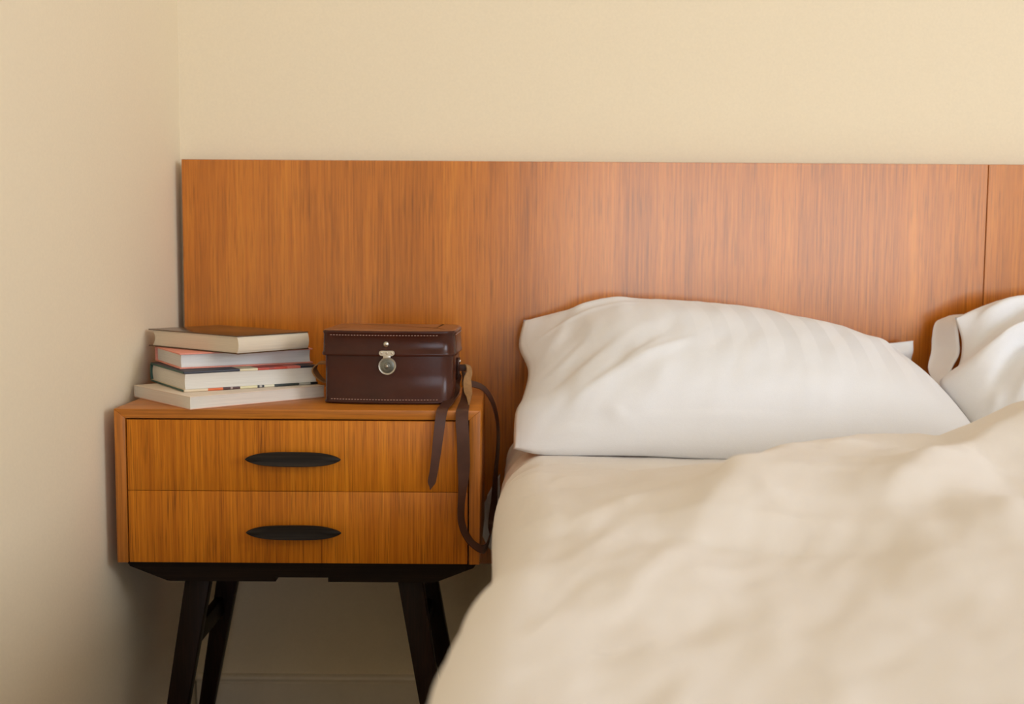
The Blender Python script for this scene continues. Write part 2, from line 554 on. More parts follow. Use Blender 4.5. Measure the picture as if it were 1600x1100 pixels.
# ------------------------------------------------------------------ bed: base, mattress, hanging sheet corner
BX0, BX1, BY0, BY1 = 0.035, 1.62, 0.20, 2.235
bed = thing('bed', 'wide double bed mattress and base below the teak headboard, under the cream cover', 'bed', ((BX0 + BX1) / 2, (BY0 + BY1) / 2, FLOOR_Z))
BC = Vector(bed.location)
def bb(name, lo_, hi, mat, bev):
    return box(name, [lo_[i] - BC[i] for i in range(3)], [hi[i] - BC[i] for i in range(3)], mat, bed, bev, 4)
bb('mattress', (BX0, BY0, 0.30), (BX1, BY1, 0.545), M_MATT, 0.045)
bb('bed_base', (BX0 + 0.02, BY0 + 0.02, 0.10), (BX1 - 0.02, BY1 - 0.005, 0.298), M_MATT, 0.01)
for lx in (BX0 + 0.08, BX1 - 0.14):
    for ly in (BY0 + 0.08, BY1 - 0.14):
        bb('leg', (lx, ly, FLOOR_Z + 0.001), (lx + 0.06, ly + 0.06, 0.10), M_DARK, 0.004)
# a loose corner of the undersheet hangs beside the mattress, against the headboard
def sheet_grid(rows, cols, f, name, mat, parent, thick=0.002, uv=False):
    me = bpy.data.meshes.new(name)
    vs = [f(i / (rows - 1), j / (cols - 1)) for i in range(rows) for j in range(cols)]
    fs = [(i * cols + j, i * cols + j + 1, (i + 1) * cols + j + 1, (i + 1) * cols + j)
          for i in range(rows - 1) for j in range(cols - 1)]
    me.from_pydata(vs, [], fs)
    o = link(name, me, mat, parent, sm=True)
    if thick:
        md = o.modifiers.new('thickness', 'SOLIDIFY')
        md.thickness = thick
        md.offset = 0
    return o
def corner_pt(u, v):
    # u from top to bottom, v from the mattress outward
    xl = lerp_table([(0, -0.044), (0.2, -0.051), (0.75, -0.054), (1, -0.046)], u)
    xr = -0.021
    x = xr + (xl - xr) * v
    zt_, zb_ = 0.500 - 0.038 * v, 0.343 + 0.022 * v
    z = zt_ + (zb_ - zt_) * u
    y = 2.150 + 0.006 * math.sin(7 * u + 5 * v) - 0.010 * v
    return (x - BC.x, y - BC.y, z - BC.z)
sheet_grid(16, 10, corner_pt, 'sheet_corner', M_PILLOW2, bed)

# ------------------------------------------------------------------ duvet
def fbm(x, y, z, s):
    return noise.noise(Vector((x * s, y * s, z * s)))

RIDGES = [
    # (crest as x, y, height), width on the left of its run, width on the right
    ([(0.175, 1.105, 0.0), (0.20, 1.16, 0.036), (0.28, 1.33, 0.056), (0.36, 1.49, 0.054), (0.49, 1.60, 0.048), (0.57, 1.60, 0.042), (0.66, 1.60, 0.028)], 0.075, 0.19),
    ([(0.60, 1.61, 0.020), (0.70, 1.60, 0.075), (0.82, 1.58, 0.120), (1.1, 1.6, 0.13), (1.7, 1.6, 0.08)], 0.14, 0.36),
    ([(0.37, 1.14, 0.0), (0.42, 1.22, 0.028), (0.50, 1.35, 0.042), (0.62, 1.48, 0.036), (0.9, 1.55, 0.02)], 0.055, 0.085),
    ([(0.075, 0.875, 0.0), (0.10, 0.94, 0.012), (0.14, 1.03, 0.018), (0.175, 1.10, 0.012), (0.22, 1.16, 0.0)], 0.045, 0.065),
    ([(0.04, 1.15, 0.0), (0.08, 1.21, 0.012), (0.13, 1.27, 0.014), (0.19, 1.33, 0.0)], 0.05, 0.045),
    ([(0.10, 1.30, 0.0), (0.16, 1.42, 0.012), (0.24, 1.56, 0.014), (0.34, 1.70, 0.0)], 0.06, 0.075),
    ([(0.00, 0.95, 0.0), (0.05, 1.03, 0.010), (0.10, 1.13, 0.010), (0.15, 1.22, 0.0)], 0.035, 0.05),
    ([(0.30, 0.86, 0.0), (0.38, 0.98, 0.014), (0.48, 1.10, 0.016), (0.62, 1.22, 0.0)], 0.06, 0.09),
    ([(0.33, 1.80, 0.0), (0.36, 1.775, 0.014), (0.40, 1.73, 0.0)], 0.030, 0.05),
    # small ripples on the lit slope
    ([(0.40, 1.50, 0.0), (0.45, 1.53, 0.008), (0.50, 1.54, 0.0)], 0.012, 0.022),
    ([(0.45, 1.44, 0.0), (0.50, 1.475, 0.008), (0.56, 1.50, 0.0)], 0.012, 0.024),
    ([(0.51, 1.40, 0.0), (0.55, 1.45, 0.007), (0.61, 1.50, 0.0)], 0.012, 0.022),
    ([(0.34, 1.36, 0.0), (0.37, 1.30, 0.006), (0.42, 1.26, 0.0)], 0.014, 0.022),
    ([(0.38, 1.42, 0.0), (0.44, 1.38, 0.007), (0.47, 1.33, 0.0)], 0.012, 0.020),
    ([(0.26, 1.26, 0.0), (0.275, 1.20, 0.005), (0.29, 1.15, 0.0)], 0.014, 0.020),
    ([(0.235, 1.28, 0.0), (0.255, 1.33, 0.006), (0.30, 1.40, 0.0)], 0.010, 0.014),
]
def top_h(x, y):
    z = lerp_table([(0.1, 0.630), (0.9, 0.632), (1.25, 0.624), (1.55, 0.606), (1.85, 0.585), (2.2, 0.580)], y)
    z += 0.055 * lerp_table([(0.10, 0), (0.75, 1)], x) * lerp_table([(0.2, 1), (0.95, 1), (1.35, 0)], y)
    fade = lerp_table([(1.66, 1), (1.80, 0.0)], y)
    for poly, wl, wr in RIDGES:
        z += ridge(x, y, poly, wl, wr, True) * (fade if y > 1.66 else 1)
    amp = lerp_table([(0.8, 1.0), (1.5, 0.8), (1.8, 0.35)], y)
    z += amp * 0.006 * fbm(x * 1.0 + 0.6 * y, y * 0.55, 0.3, 5.0) + amp * 0.0036 * fbm(x * 1.3 - 0.5 * y, 0.55 * y + 0.4 * x, 1.7, 15.0) + amp * 0.0016 * fbm(x * 1.4 - 0.7 * y, 0.5 * y + 0.4 * x, 4.1, 34.0)
    return z
XS = [(0.1, -0.10), (0.6, -0.085), (0.87, -0.064), (0.92, -0.0575), (1.0, -0.0475), (1.1, -0.0295), (1.2, -0.019), (1.3, -0.021), (1.5, -0.025), (1.7, -0.0235), (1.85, -0.0185), (1.97, -0.0135), (2.1, -0.012), (2.2, -0.010)]
RS = [(0.1, 0.075), (0.94, 0.075), (1.35, 0.080), (1.6, 0.070), (2.2, 0.070)]
def make_duvet():
    ys = [0.16 + (2.215 - 0.16) * j / 230 for j in range(231)]
    nside, nsh, ntop = 26, 14, 170
    vs = []
    x_end = 1.70
    for y in ys:
        xs, r = lerp_table(XS, y), lerp_table(RS, y)
        xc = xs + r
        zt = top_h(xc, y)
        zc = zt - r
        for k in range(nside):
            s = k / nside
            z = 0.16 + (zc - 0.16) * s
            fold = 0.010 * (1 - s) * math.sin(9.0 * y + 2.0 * math.sin(5 * y)) + 0.004 * (1 - s) * fbm(y, z, 0.0, 9)
            head = lerp_table([(1.55, 0), (1.8, 1)], y)
            crease = head * 0.006 * math.sin(30 * (y - 0.75 * z)) * math.exp(-((z - 0.47) / 0.10) ** 2)
            vs.append((xs + 0.012 * (1 - s) ** 1.5 + fold * 0.7 + abs(crease) * 0.7, y, z))
        for k in range(nsh):
            a = math.pi / 2 * k / nsh
            head = lerp_table([(1.55, 0), (1.8, 1)], y)
            crease = head * 0.0045 * math.sin(30 * (y - 0.6 * a * r)) * math.sin(2 * a) 
            vs.append((xc - r * math.cos(a) + abs(crease), y, zc + r * math.sin(a) - abs(crease)))
        for k in range(ntop + 1):
            t = k / ntop
            x = xc + (x_end - xc) * t ** 1.25
            z = top_h(x, y)
            if x > 1.62:
                z -= ((x - 1.62) / 0.08) ** 2 * 0.10
            vs.append((x, y, z))
    cols = nside + nsh + ntop + 1
    fs = [(i * cols + j, (i + 1) * cols + j, (i + 1) * cols + j + 1, i * cols + j + 1)
          for i in range(len(ys) - 1) for j in range(cols - 1)]
    base = Vector((0.8, 1.2, 0.0))
    me = bpy.data.meshes.new('duvet')
    me.from_pydata([tuple(Vector(v) - base) for v in vs], [], fs)
    o = link('duvet', me, M_DUVET, None, base, sm=True)
    md = o.modifiers.new('thickness', 'SOLIDIFY')
    md.thickness = 0.012
    md.offset = 1.0 if me.polygons[5000].normal.z < 0 else -1.0
    o['label'] = 'rumpled cream cotton duvet spread over the bed, hanging down its left side'
    o['category'] = 'duvet'
    return o
make_duvet()

# ------------------------------------------------------------------ pillows
def pillow_body(name, mat, parent, base, bottom, top, left, right, kf, kb, prof, wr, nu=150, nv=90, fine=1.0):
    B, T = catmull(bottom, nu), catmull(top, nu)
    L, R_ = catmull(left, nv), catmull(right, nv)
    def mid(i, j):
        u, v = i / nu, j / nv
        c = (B[i] * (1 - v) + T[i] * v) + (L[j] * (1 - u) + R_[j] * u)
        c -= (B[0] * (1 - u) * (1 - v) + B[nu] * u * (1 - v) + T[0] * (1 - u) * v + T[nu] * u * v)
        return c
    G = [[mid(i, j) for j in range(nv + 1)] for i in range(nu + 1)]
    nrm = Vector((0, 0, 0))
    for i in range(0, nu, 10):
        for j in range(0, nv, 10):
            nrm += (G[i + 1][j] - G[i][j]).cross(G[i][j + 1] - G[i][j])
    nrm.normalize()                                      # the pillow's upper side
    vs, idx, uvs = [], {}, []
    def put(p, u, v):
        vs.append(tuple(p - base))
        uvs.append((u, v))
        return len(vs) - 1
    front, back = {}, {}
    for i in range(nu + 1):
        for j in range(nv + 1):
            u, v = i / nu, j / nv
            t = prof(u, v)
            edge = i in (0, nu) or j in (0, nv)
            w = 0.0
            for poly, wl, wrr in wr:
                w += ridge(u, v * 0.6, poly, wl, wrr)
            p = G[i][j]
            em = min(1.0, 8 * min(u, 1 - u), 10 * min(v, 1 - v))
            w = w * (0.15 + 0.85 * em) + fine * em * (1.0 + 0.9 * max(0.0, 1 - u / 0.4)) * (0.0035 * fbm(p.x, p.y, p.z, 14) + 0.0018 * fbm(p.x - 0.8 * p.z, 0.6 * p.z + 0.3 * p.x, 0.4 * p.y, 34))
            front[i, j] = put(p + nrm * (kf * t + w), u, v)
            if edge:
                back[i, j] = front[i, j]
            else:
                back[i, j] = put(p - nrm * (kb * t), u, v)
    fs = []
    for i in range(nu):
        for j in range(nv):
            fs.append((front[i, j], front[i + 1, j], front[i + 1, j + 1], front[i, j + 1]))
            fs.append((back[i, j], back[i, j + 1], back[i + 1, j + 1], back[i + 1, j]))
    me = bpy.data.meshes.new(name)
    me.from_pydata(vs, [], fs)
    uvl = me.uv_layers.new(name='UVMap')
    for lp in me.loops:
        uvl.data[lp.index].uv = uvs[lp.vertex_index]
    me.materials.append(mat)
    return link(name, me, None, parent, sm=True)

def profile(pu0, pu1, pv, au=0.7, av=0.62):
    def f(u, v):
        s = 2 * u - 1
        t = 2 * v - 1
        pu = pu0 if s < 0 else pu1
        return max(0.0, 1 - abs(s) ** pu) ** au * max(0.0, 1 - abs(t) ** pv) ** av
    return f

p1 = thing('pillow', 'large white striped sateen pillow leaning on the headboard beside the nightstand', 'pillow', (0.39, 2.0, 0.59), group='white bed pillows')
pillow_body('pillow_body', M_PILLOW, p1, Vector((0.39, 2.0, 0.59)),
    bottom=[(0.003, 1.880, 0.594), (0.060, 1.866, 0.587), (0.208, 1.848, 0.592), (0.428, 1.832, 0.590), (0.64, 1.84, 0.605), (0.775, 1.88, 0.62)],
    top=[(0.022, 2.200, 0.788), (0.10, 2.195, 0.800), (0.21, 2.18, 0.812), (0.45, 2.19, 0.782), (0.64, 2.195, 0.738), (0.752, 2.170, 0.695)],
    left=[(0.003, 1.880, 0.594), (0.006, 1.93, 0.645), (0.019, 1.98, 0.668), (0.029, 2.06, 0.705), (0.013, 2.150, 0.742), (0.022, 2.200, 0.788)],
    right=[(0.775, 1.88, 0.62), (0.770, 2.00, 0.660), (0.760, 2.10, 0.688), (0.752, 2.170, 0.695)],
    kf=0.098, kb=0.045, prof=profile(2.2, 2.6, 2.6, 0.7, 0.55),
    wr=[
        ([(0.02, 0.44, 0.0), (0.08, 0.47, 0.004), (0.18, 0.50, 0.003), (0.36, 0.50, 0.0)], 0.008, 0.012),
        ([(0.04, 0.58, 0.0), (0.14, 0.545, 0.006), (0.22, 0.555, 0.006), (0.33, 0.57, 0.0)], 0.014, 0.020),
        ([(0.02, 0.30, 0.0), (0.06, 0.38, 0.0035), (0.10, 0.46, 0.0035), (0.15, 0.55, 0.0)], 0.014, 0.020),
        ([(0.06, 0.10, 0.0), (0.11, 0.18, 0.004), (0.17, 0.25, 0.004), (0.24, 0.33, 0.0)], 0.014, 0.026),
        ([(0.03, 0.20, 0.0), (0.08, 0.26, 0.0035), (0.13, 0.33, 0.003), (0.17, 0.42, 0.0)], 0.012, 0.020),
        ([(0.11, 0.07, 0.0), (0.18, 0.13, 0.006), (0.26, 0.22, 0.006), (0.33, 0.29, 0.0)], 0.015, 0.028),
        ([(0.20, 0.14, 0.0), (0.27, 0.20, 0.004), (0.34, 0.25, 0.004), (0.40, 0.28, 0.0)], 0.012, 0.024),
        ([(0.18, 0.07, 0.0), (0.22, 0.05, 0.005), (0.27, 0.015, 0.0)], 0.010, 0.012),
        ([(0.20, 0.035, 0.0), (0.30, 0.045, 0.003), (0.50, 0.045, 0.003), (0.80, 0.04, 0.0)], 0.006, 0.02),
        ([(0.04, 0.03, 0.0), (0.12, 0.035, 0.005), (0.20, 0.02, 0.0)], 0.008, 0.015),
        ([(0.78, 0.34, 0.0), (0.87, 0.44, 0.008), (0.92, 0.53, 0.0)], 0.03, 0.03),
    ])
# the empty corner of the pillowcase sticks up behind the pillow's right shoulder
PB = Vector((0.39, 2.0, 0.59))
def tip_pt(u, v):
    a = Vector((0.60, 2.205, 0.745)).lerp(Vector((0.768, 2.200, 0.7535)), u)
    b = Vector((0.66, 2.190, 0.690)).lerp(Vector((0.763, 2.195, 0.714)), u)
    p = a.lerp(b, v)
    p.y += 0.006 * math.sin(3 * u + 4 * v) * math.sin(math.pi * v)
    p.z -= 0.004 * math.sin(math.pi * u) * (1 - v)
    return tuple(p - PB)
sheet_grid(14, 10, tip_pt, 'pillowcase_corner', M_PILLOW2, p1, 0.0025)

p2 = thing('pillow', 'white cotton pillow with its open pillowcase end, cut off by right picture edge', 'pillow', (1.15, 2.05, 0.60), group='white bed pillows')
P2B = Vector((1.15, 2.05, 0.60))
pillow_body('pillow_body', M_PILLOW2, p2, P2B,
    bottom=[(0.800, 1.935, 0.602), (0.95, 1.90, 0.62), (1.2, 1.88, 0.625), (1.5, 1.90, 0.61)],
    top=[(0.829, 2.155, 0.800), (0.885, 2.160, 0.823), (0.955, 2.165, 0.836), (1.20, 2.17, 0.85), (1.47, 2.18, 0.80)],
    left=[(0.800, 1.935, 0.602), (0.775, 2.030, 0.665), (0.776, 2.075, 0.690), (0.820, 2.110, 0.712), (0.836, 2.135, 0.755), (0.829, 2.155, 0.800)],
    right=[(1.5, 1.90, 0.61), (1.50, 2.05, 0.70), (1.47, 2.18, 0.80)],
    kf=0.075, kb=0.040, prof=profile(2.6, 2.6, 2.6),
    wr=[
        ([(0.00, 0.22, 0.010), (0.05, 0.27, 0.026), (0.14, 0.37, 0.034), (0.26, 0.46, 0.028), (0.5, 0.5, 0.0)], 0.035, 0.045),
        ([(0.0, 0.40, 0.0), (0.06, 0.475, -0.012), (0.16, 0.535, -0.014), (0.3, 0.57, 0.0)], 0.022, 0.028),
        ([(0.02, 0.52, 0.0), (0.08, 0.555, 0.010), (0.18, 0.58, 0.010), (0.3, 0.59, 0.0)], 0.014, 0.03),
        ([(0.05, 0.13, 0.0), (0.10, 0.20, -0.012), (0.18, 0.31, -0.014), (0.28, 0.40, 0.0)], 0.018, 0.022),
        ([(0.08, 0.07, 0.0), (0.14, 0.15, 0.012), (0.22, 0.27, 0.012), (0.32, 0.36, 0.0)], 0.014, 0.022),
        ([(0.13, 0.05, 0.0), (0.18, 0.12, -0.009), (0.26, 0.23, -0.008), (0.34, 0.30, 0.0)], 0.014, 0.018),
        ([(0.03, 0.05, 0.0), (0.06, 0.11, 0.008), (0.09, 0.16, 0.0)], 0.012, 0.018),
    ], nu=170, nv=100)
outer = catmull([(0.835, 2.212, 0.796), (0.815, 2.214, 0.788), (0.806, 2.205, 0.760), (0.800, 2.19, 0.735), (0.784, 2.16, 0.706), (0.776, 2.11, 0.688), (0.775, 2.06, 0.672)], 40)
inner = catmull([(0.850, 2.170, 0.806), (0.836, 2.158, 0.790), (0.834, 2.145, 0.760), (0.832, 2.135, 0.735), (0.815, 2.12, 0.712), (0.795, 2.085, 0.695), (0.782, 2.045, 0.672)], 40)
def flap_pt(u, v):
    i = int(round(u * 40))
    p = outer[i].lerp(inner[i], v)
    bulge = math.sin(math.pi * v)
    p = p + Vector((-0.004, 0.016, 0.0)) * bulge
    return tuple(p - P2B)
fl = sheet_grid(41, 14, flap_pt, 'pillowcase_flap', M_PILLOW2, p2, 0.0022)
fl['label'] = 'inner fold of the open pillowcase end'

# ------------------------------------------------------------------ books
def book_root(label, near, rot, z):
    return thing('book', label, 'book', (near[0], near[1], z), math.radians(rot), 'books stacked on the nightstand')

def page_block(root, R, L, z0, z1, mat, f_in, e_in, spine_in, concave, mirror=False, bulge=0.0):
    """x along the right-front edge, y towards the back; fore-edge at y = f_in unless mirrored"""
    bm = bmesh.new()
    n = 8
    fore = [(f_in + concave * math.sin(math.pi * k / n), z0 + (z1 - z0) * k / n) for k in range(n + 1)]
    rear = [(L - spine_in + bulge * math.sin(math.pi * k / n), z0 + (z1 - z0) * k / n) for k in range(n + 1)]
    poly = fore + list(reversed(rear))
    if mirror:
        poly = [(L - y, z) for y, z in reversed(poly)]
    prism(bm, poly, e_in, R - e_in, lambda p, t: (t, p[0], p[1]))
    return from_bm('page_block', bm, mat, root, sm=True, angle=math.radians(35))

def board(name, root, R, L, z0, z1, mat, bev=0.0008, y0=0.0):
    return box(name, (0, y0, z0), (R, L, z1), mat, root, bev, 2)

def spine_shell(root, R, y, z0, z1, out, th, mat, sign=1, seg=10):
    bm = bmesh.new()
    o_, i_ = [], []
    for k in range(seg + 1):
        a = k / seg
        b = math.sin(math.pi * a) ** 0.6 if 0 < a < 1 else 0.0
        z = z0 + (z1 - z0) * a
        o_.append((y + sign * out * b, z))
        i_.append((y + sign * (out * b - th), z))
    prism(bm, o_ + list(reversed(i_)), 0, R, lambda p, t: (t, p[0], p[1]))
    return from_bm('spine', bm, mat, root, sm=True, angle=math.radians(40))

TOP = NZ1 + 0.0003
CREAM, WHITE = (0.72, 0.66, 0.55, 1), (0.76, 0.75, 0.72, 1)
M_P1, M_P2, M_P3, M_P4 = paper('paper_ivory', (0.76, 0.71, 0.62, 1)), paper('paper_grey_white', (0.74, 0.71, 0.64, 1)), paper('paper_white', WHITE), paper('paper_cream', (0.74, 0.64, 0.49, 1))
M_C1 = plain('cream_card_cover', (0.78, 0.66, 0.53, 1), 0.45)
M_C1T = plain('peach_card_edge', (0.80, 0.52, 0.38, 1), 0.5)
M_C3 = plain('salmon_cloth', (0.78, 0.30, 0.22, 1), 0.6, 0, 400, 0.06)
M_GREEN = plain('green_board', (0.045, 0.11, 0.085, 1), 0.5)
M_C4 = plain('brown_glossy_board', (0.085, 0.040, 0.014, 1), 0.22, 0, 50, 0.12)
M_S4 = paper('cream_cloth_spine', (0.76, 0.66, 0.51, 1))
navy, crm, red, blk = (0.025, 0.027, 0.04, 1), (0.70, 0.62, 0.40, 1), (0.50, 0.06, 0.03, 1), (0.02, 0.02, 0.02, 1)
M_J_TOP = banded('dust_jacket_upper', [(0.0, navy), (0.40, crm), (0.535, red), (0.62, (0.35, 0.05, 0.03, 1)), (0.66, red), (0.76, (0.62, 0.16, 0.12, 1)), (0.86, navy)], 0, 0.235)
M_J_BOT = banded('dust_jacket_lower', [(0.0, (0.72, 0.60, 0.42, 1)), (0.165, (0.72, 0.16, 0.04, 1)), (0.275, (0.07, 0.02, 0.015, 1)), (0.33, (0.4, 0.3, 0.25, 1)), (0.345, (0.07, 0.02, 0.015, 1)),
                                       (0.40, (0.72, 0.66, 0.40, 1)), (0.53, blk), (0.545, (0.45, 0.42, 0.36, 1)), (0.565, blk), (0.58, (0.72, 0.68, 0.5, 1)),
                                       (0.66, (0.035, 0.045, 0.04, 1)), (0.85, (0.42, 0.42, 0.36, 1)), (0.94, blk)], 0, 0.235)

# 1: paperback at the bottom
z = TOP
r = book_root('cream softcover book lying at the bottom of the stack', (-0.5095, 1.811), 42.0, z)
R_, L_, T_ = 0.250, 0.208, 0.0205
page_block(r, R_, L_, 0.0014, T_ - 0.0012, M_P1, 0.0006, 0.0006, 0.002, 0.0006)
board('back_cover', r, R_, L_, 0.0, 0.0013, M_C1T, 0.0003)
board('front_cover', r, R_, L_, T_ - 0.0011, T_, M_C1, 0.0003)
spine_shell(r, R_, L_, 0.0013, T_ - 0.0011, 0.0006, 0.0012, M_C1)
z += T_ + 0.0004
# 2: hardback with printed jacket
r = book_root('thick book in a dark printed jacket with green spine, second from the bottom', (-0.534, 1.866), 33.5, z)
R_, L_, T_ = 0.235, 0.190, 0.0335
page_block(r, R_, L_, 0.0042, T_ - 0.0042, M_P2, 0.0015, 0.0025, 0.010, 0.003, bulge=0.004)
bk = board('back_cover', r, R_, L_ - 0.004, 0.0, 0.0040, M_J_BOT, 0.0006)
fr = board('front_cover', r, R_, L_ - 0.004, T_ - 0.0040, T_, M_J_TOP, 0.0006)
sp = spine_shell(r, R_, L_ - 0.004, 0.0, T_, 0.006, 0.0030, M_GREEN)
sp['label'] = 'rounded green spine'
# thin green turn-in lines at the tail of both boards
for za, zb in ((0.0, 0.004), (T_ - 0.004, T_)):
    box('turn_in', (-0.0008, 0.004, za + 0.0005), (0.0, L_ - 0.006, zb - 0.0005), M_GREEN, r)
z += T_ + 0.0004
# 3: salmon hardback
r = book_root('white-paged book in salmon pink covers, second from the top', (-0.551, 1.903), 31.0, z)
R_, L_, T_ = 0.233, 0.166, 0.0262
page_block(r, R_, L_, 0.0026, T_ - 0.0026, M_P3, 0.004, 0.0035, 0.007, 0.003, bulge=0.001)
board('back_cover', r, R_, L_ - 0.002, 0.0, 0.0024, M_C3, 0.0006)
board('front_cover', r, R_, L_ - 0.002, T_ - 0.0024, T_, M_C3, 0.0006)
spine_shell(r, R_, L_ - 0.002, 0.0, T_, 0.0012, 0.0024, M_C3)
z += T_ + 0.0004
# 4: brown boards, cream rounded spine towards the viewer's right
r = book_root('cream-paged book with shiny brown boards, topmost of the stack', (-0.4490, 1.886), 51.0, z)
R_, L_, T_ = 0.152, 0.256, 0.0305
page_block(r, R_, L_, 0.0020, T_ - 0.0020, M_P4, 0.010, 0.0022, 0.004, 0.007, mirror=True)
board('back_cover', r, R_, L_, 0.0, 0.0018, M_C4, 0.0005, 0.002)
board('front_cover', r, R_, L_, T_ - 0.0018, T_, M_C4, 0.0005, 0.002)
sp = spine_shell(r, R_ - 0.001, 0.0045, 0.0018, T_ - 0.0018, 0.0040, 0.0020, M_S4, sign=-1)
sp['label'] = 'rounded cream cloth spine'

# ------------------------------------------------------------------ leather case
CW, CD, CR = 0.213, 0.150, 0.026
case = thing('leather_case', 'dark brown stitched leather carrying case with round nickel latch on nightstand', 'case', (-0.2010, 1.9700, NZ1 + 0.0003), math.radians(-2.5))
def rrect(w, d, r, z, seg=7, bow=0.0075):
    """plan of the case: rounder at the right-hand end, front slightly bowed out"""
    pts = []
    for cx, cy, a0 in ((w / 2 - r, d / 2 - r, 0), (-w / 2 + r, d / 2 - r, 90), (-w / 2 + r, -d / 2 + r, 180), (w / 2 - r, -d / 2 + r, 270)):
        rr = r if cx > 0 else r * 0.45
        ccx = cx if cx > 0 else -w / 2 + rr
        ccy = (d / 2 - rr) if cy > 0 else (-d / 2 + rr)
        if a0 == 270:
            xa, xb = -w / 2 + r * 0.45, w / 2 - r
            for k in range(1, 12):
                t = k / 12
                pts.append((xa + (xb - xa) * t, -d / 2 - bow * (1 - (2 * t - 1) ** 2), z))
        for k in range(seg + 1):
            a = math.radians(a0 + 90 * k / seg)
            if a0 == 270:
                a = math.radians(a0 + 9 + 81 * k / seg)
            pts.append((ccx + rr * math.cos(a), ccy + rr * math.sin(a), z))
    return pts
def ring(o_, z, dome=0):
    return rrect(CW + 2 * o_, CD + 2 * o_, CR + o_, z)
bm = bmesh.new()
loft(bm, [ring(-0.003, 0.0), ring(0.0012, 0.0015), ring(0.0018, 0.003), ring(0.0012, 0.0048), ring(-0.0002, 0.006), ring(0.0, 0.05), ring(0.0, 0.088), ring(-0.004, 0.090)])
body = from_bm('body', bm, M_LEATH, case, sm=True, angle=math.radians(55))
bm = bmesh.new()
loft(bm, [ring(0.0005, 0.0805), ring(0.0040, 0.0803), ring(0.0048, 0.0815), ring(0.0048, 0.0850), ring(0.0034, 0.0870), ring(0.0030, 0.100),
          ring(0.0026, 0.1165), ring(0.0034, 0.1175), ring(0.0036, 0.1200), ring(0.0022, 0.1218)], cap1=False)
lid = from_bm('lid', bm, M_LEATH, case, sm=True, angle=math.radians(55))
bm = bmesh.new()
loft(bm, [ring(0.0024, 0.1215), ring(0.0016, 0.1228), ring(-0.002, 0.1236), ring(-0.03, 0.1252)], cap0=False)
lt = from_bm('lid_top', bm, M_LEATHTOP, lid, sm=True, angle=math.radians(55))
lt['label'] = 'worn brown leather top of the lid, painted lighter as headboard reflection'
# stitches along lid and foot
def stitches(name, parent, z, o_, n_front):
    bm = bmesh.new()
    y = -CD / 2 - o_
    for k in range(n_front):
        x = -CW / 2 + 0.012 + (CW - 0.012 - CR) * k / (n_front - 1)
        tt = (x - (-CW / 2 + CR * 0.45)) / (CW - 1.45 * CR)
        yb = y - 0.0075 * max(0.0, 1 - (2 * tt - 1) ** 2)
        add_box(bm, (x - 0.0014, yb - 0.0007, z - 0.0005), (x + 0.0014, yb + 0.0006, z + 0.0005))
    a = 8
    for k in range(n_front // 2):
        yy = -CD / 2 + CR + (CD - 2 * CR) * k / (n_front // 2 - 1)
        x = CW / 2 + o_
        add_box(bm, (x - 0.0004, yy - 0.0013, z - 0.0005), (x + 0.0006, yy + 0.0013, z + 0.0005))
    s = from_bm(name, bm, M_STITCH, parent)
    s['kind'] = 'stuff'
    return s
stitches('stitching', lid, 0.1145, 0.0028, 36)
stitches('stitching', body, 0.0078, 0.0001, 36)
FY = -CD / 2 - 0.0074
xl = -0.0005
# stud
bm = bmesh.new()
lathe(bm, [(0.0030, 0.0), (0.0030, 0.0015), (0.0046, 0.0022), (0.0048, 0.0040), (0.0036, 0.0058), (0.0, 0.0064)], 16, lambda a, b, h: (xl - 0.001 + a, FY - 0.0028 - h, 0.1005 + b))
st = from_bm('stud', bm, M_METAL, lid, sm=True, angle=math.radians(50))
# latch plate with rivets and tongue
bm = bmesh.new()
def plate(y, s):
    pts = []
    for cx, a0 in ((0.0085, -90), (-0.0085, 90)):
        for k in range(9):
            a = math.radians(a0 + 180 * k / 8)
            pts.append((xl + cx + 0.0045 * s * math.cos(a), y, 0.0855 + 0.0045 * s * math.sin(a)))
    return pts
loft(bm, [plate(FY - 0.0040, 1.0), plate(FY - 0.0064, 1.0), plate(FY - 0.0070, 0.88)])
add_box(bm, (xl - 0.0062, FY - 0.0066, 0.0765), (xl + 0.0062, FY - 0.0046, 0.0825), 0.0006)
lp = from_bm('latch_plate', bm, M_METAL, lid, sm=True, angle=math.radians(40))
for dx in (-0.0085, 0.0, 0.0085):
    bm = bmesh.new()
    lathe(bm, [(0.0019, 0), (0.0017, 0.0008), (0.0, 0.0013)], 10, lambda a, b, h: (xl + dx + a, FY - 0.0069 - h, 0.0857 + b))
    from_bm('rivet', bm, M_METAL, lp, sm=True)
# round latch
bm = bmesh.new()
lathe(bm, [(0.0138, 0.0), (0.0146, 0.0010), (0.0146, 0.0050), (0.0138, 0.0060), (0.0127, 0.0058), (0.0120, 0.0040), (0.0, 0.0040)], 40, lambda a, b, h: (xl + 0.0004 + a, FY - 0.0002 - h, 0.0643 + b))
dk = from_bm('latch_disc', bm, M_METAL, body, sm=True, angle=math.radians(35))
bm = bmesh.new()
lathe(bm, [(0.0117, 0.0041), (0.0105, 0.0046), (0.0055, 0.0046), (0.0050, 0.0054), (0.0040, 0.0057), (0.0, 0.0057)], 36, lambda a, b, h: (xl + 0.0004 + a, FY - 0.0002 - h, 0.0643 + b))
from_bm('dial', bm, M_METALD, dk, sm=True, angle=math.radians(30))
bm = bmesh.new()
lathe(bm, [(0.0022, 0.0056), (0.0022, 0.0062), (0.0015, 0.0072), (0.0, 0.0076)], 14, lambda a, b, h: (xl + 0.0004 + a, FY - 0.0002 - h, 0.0643 + b))
from_bm('button', bm, M_METAL, dk, sm=True, angle=math.radians(50))
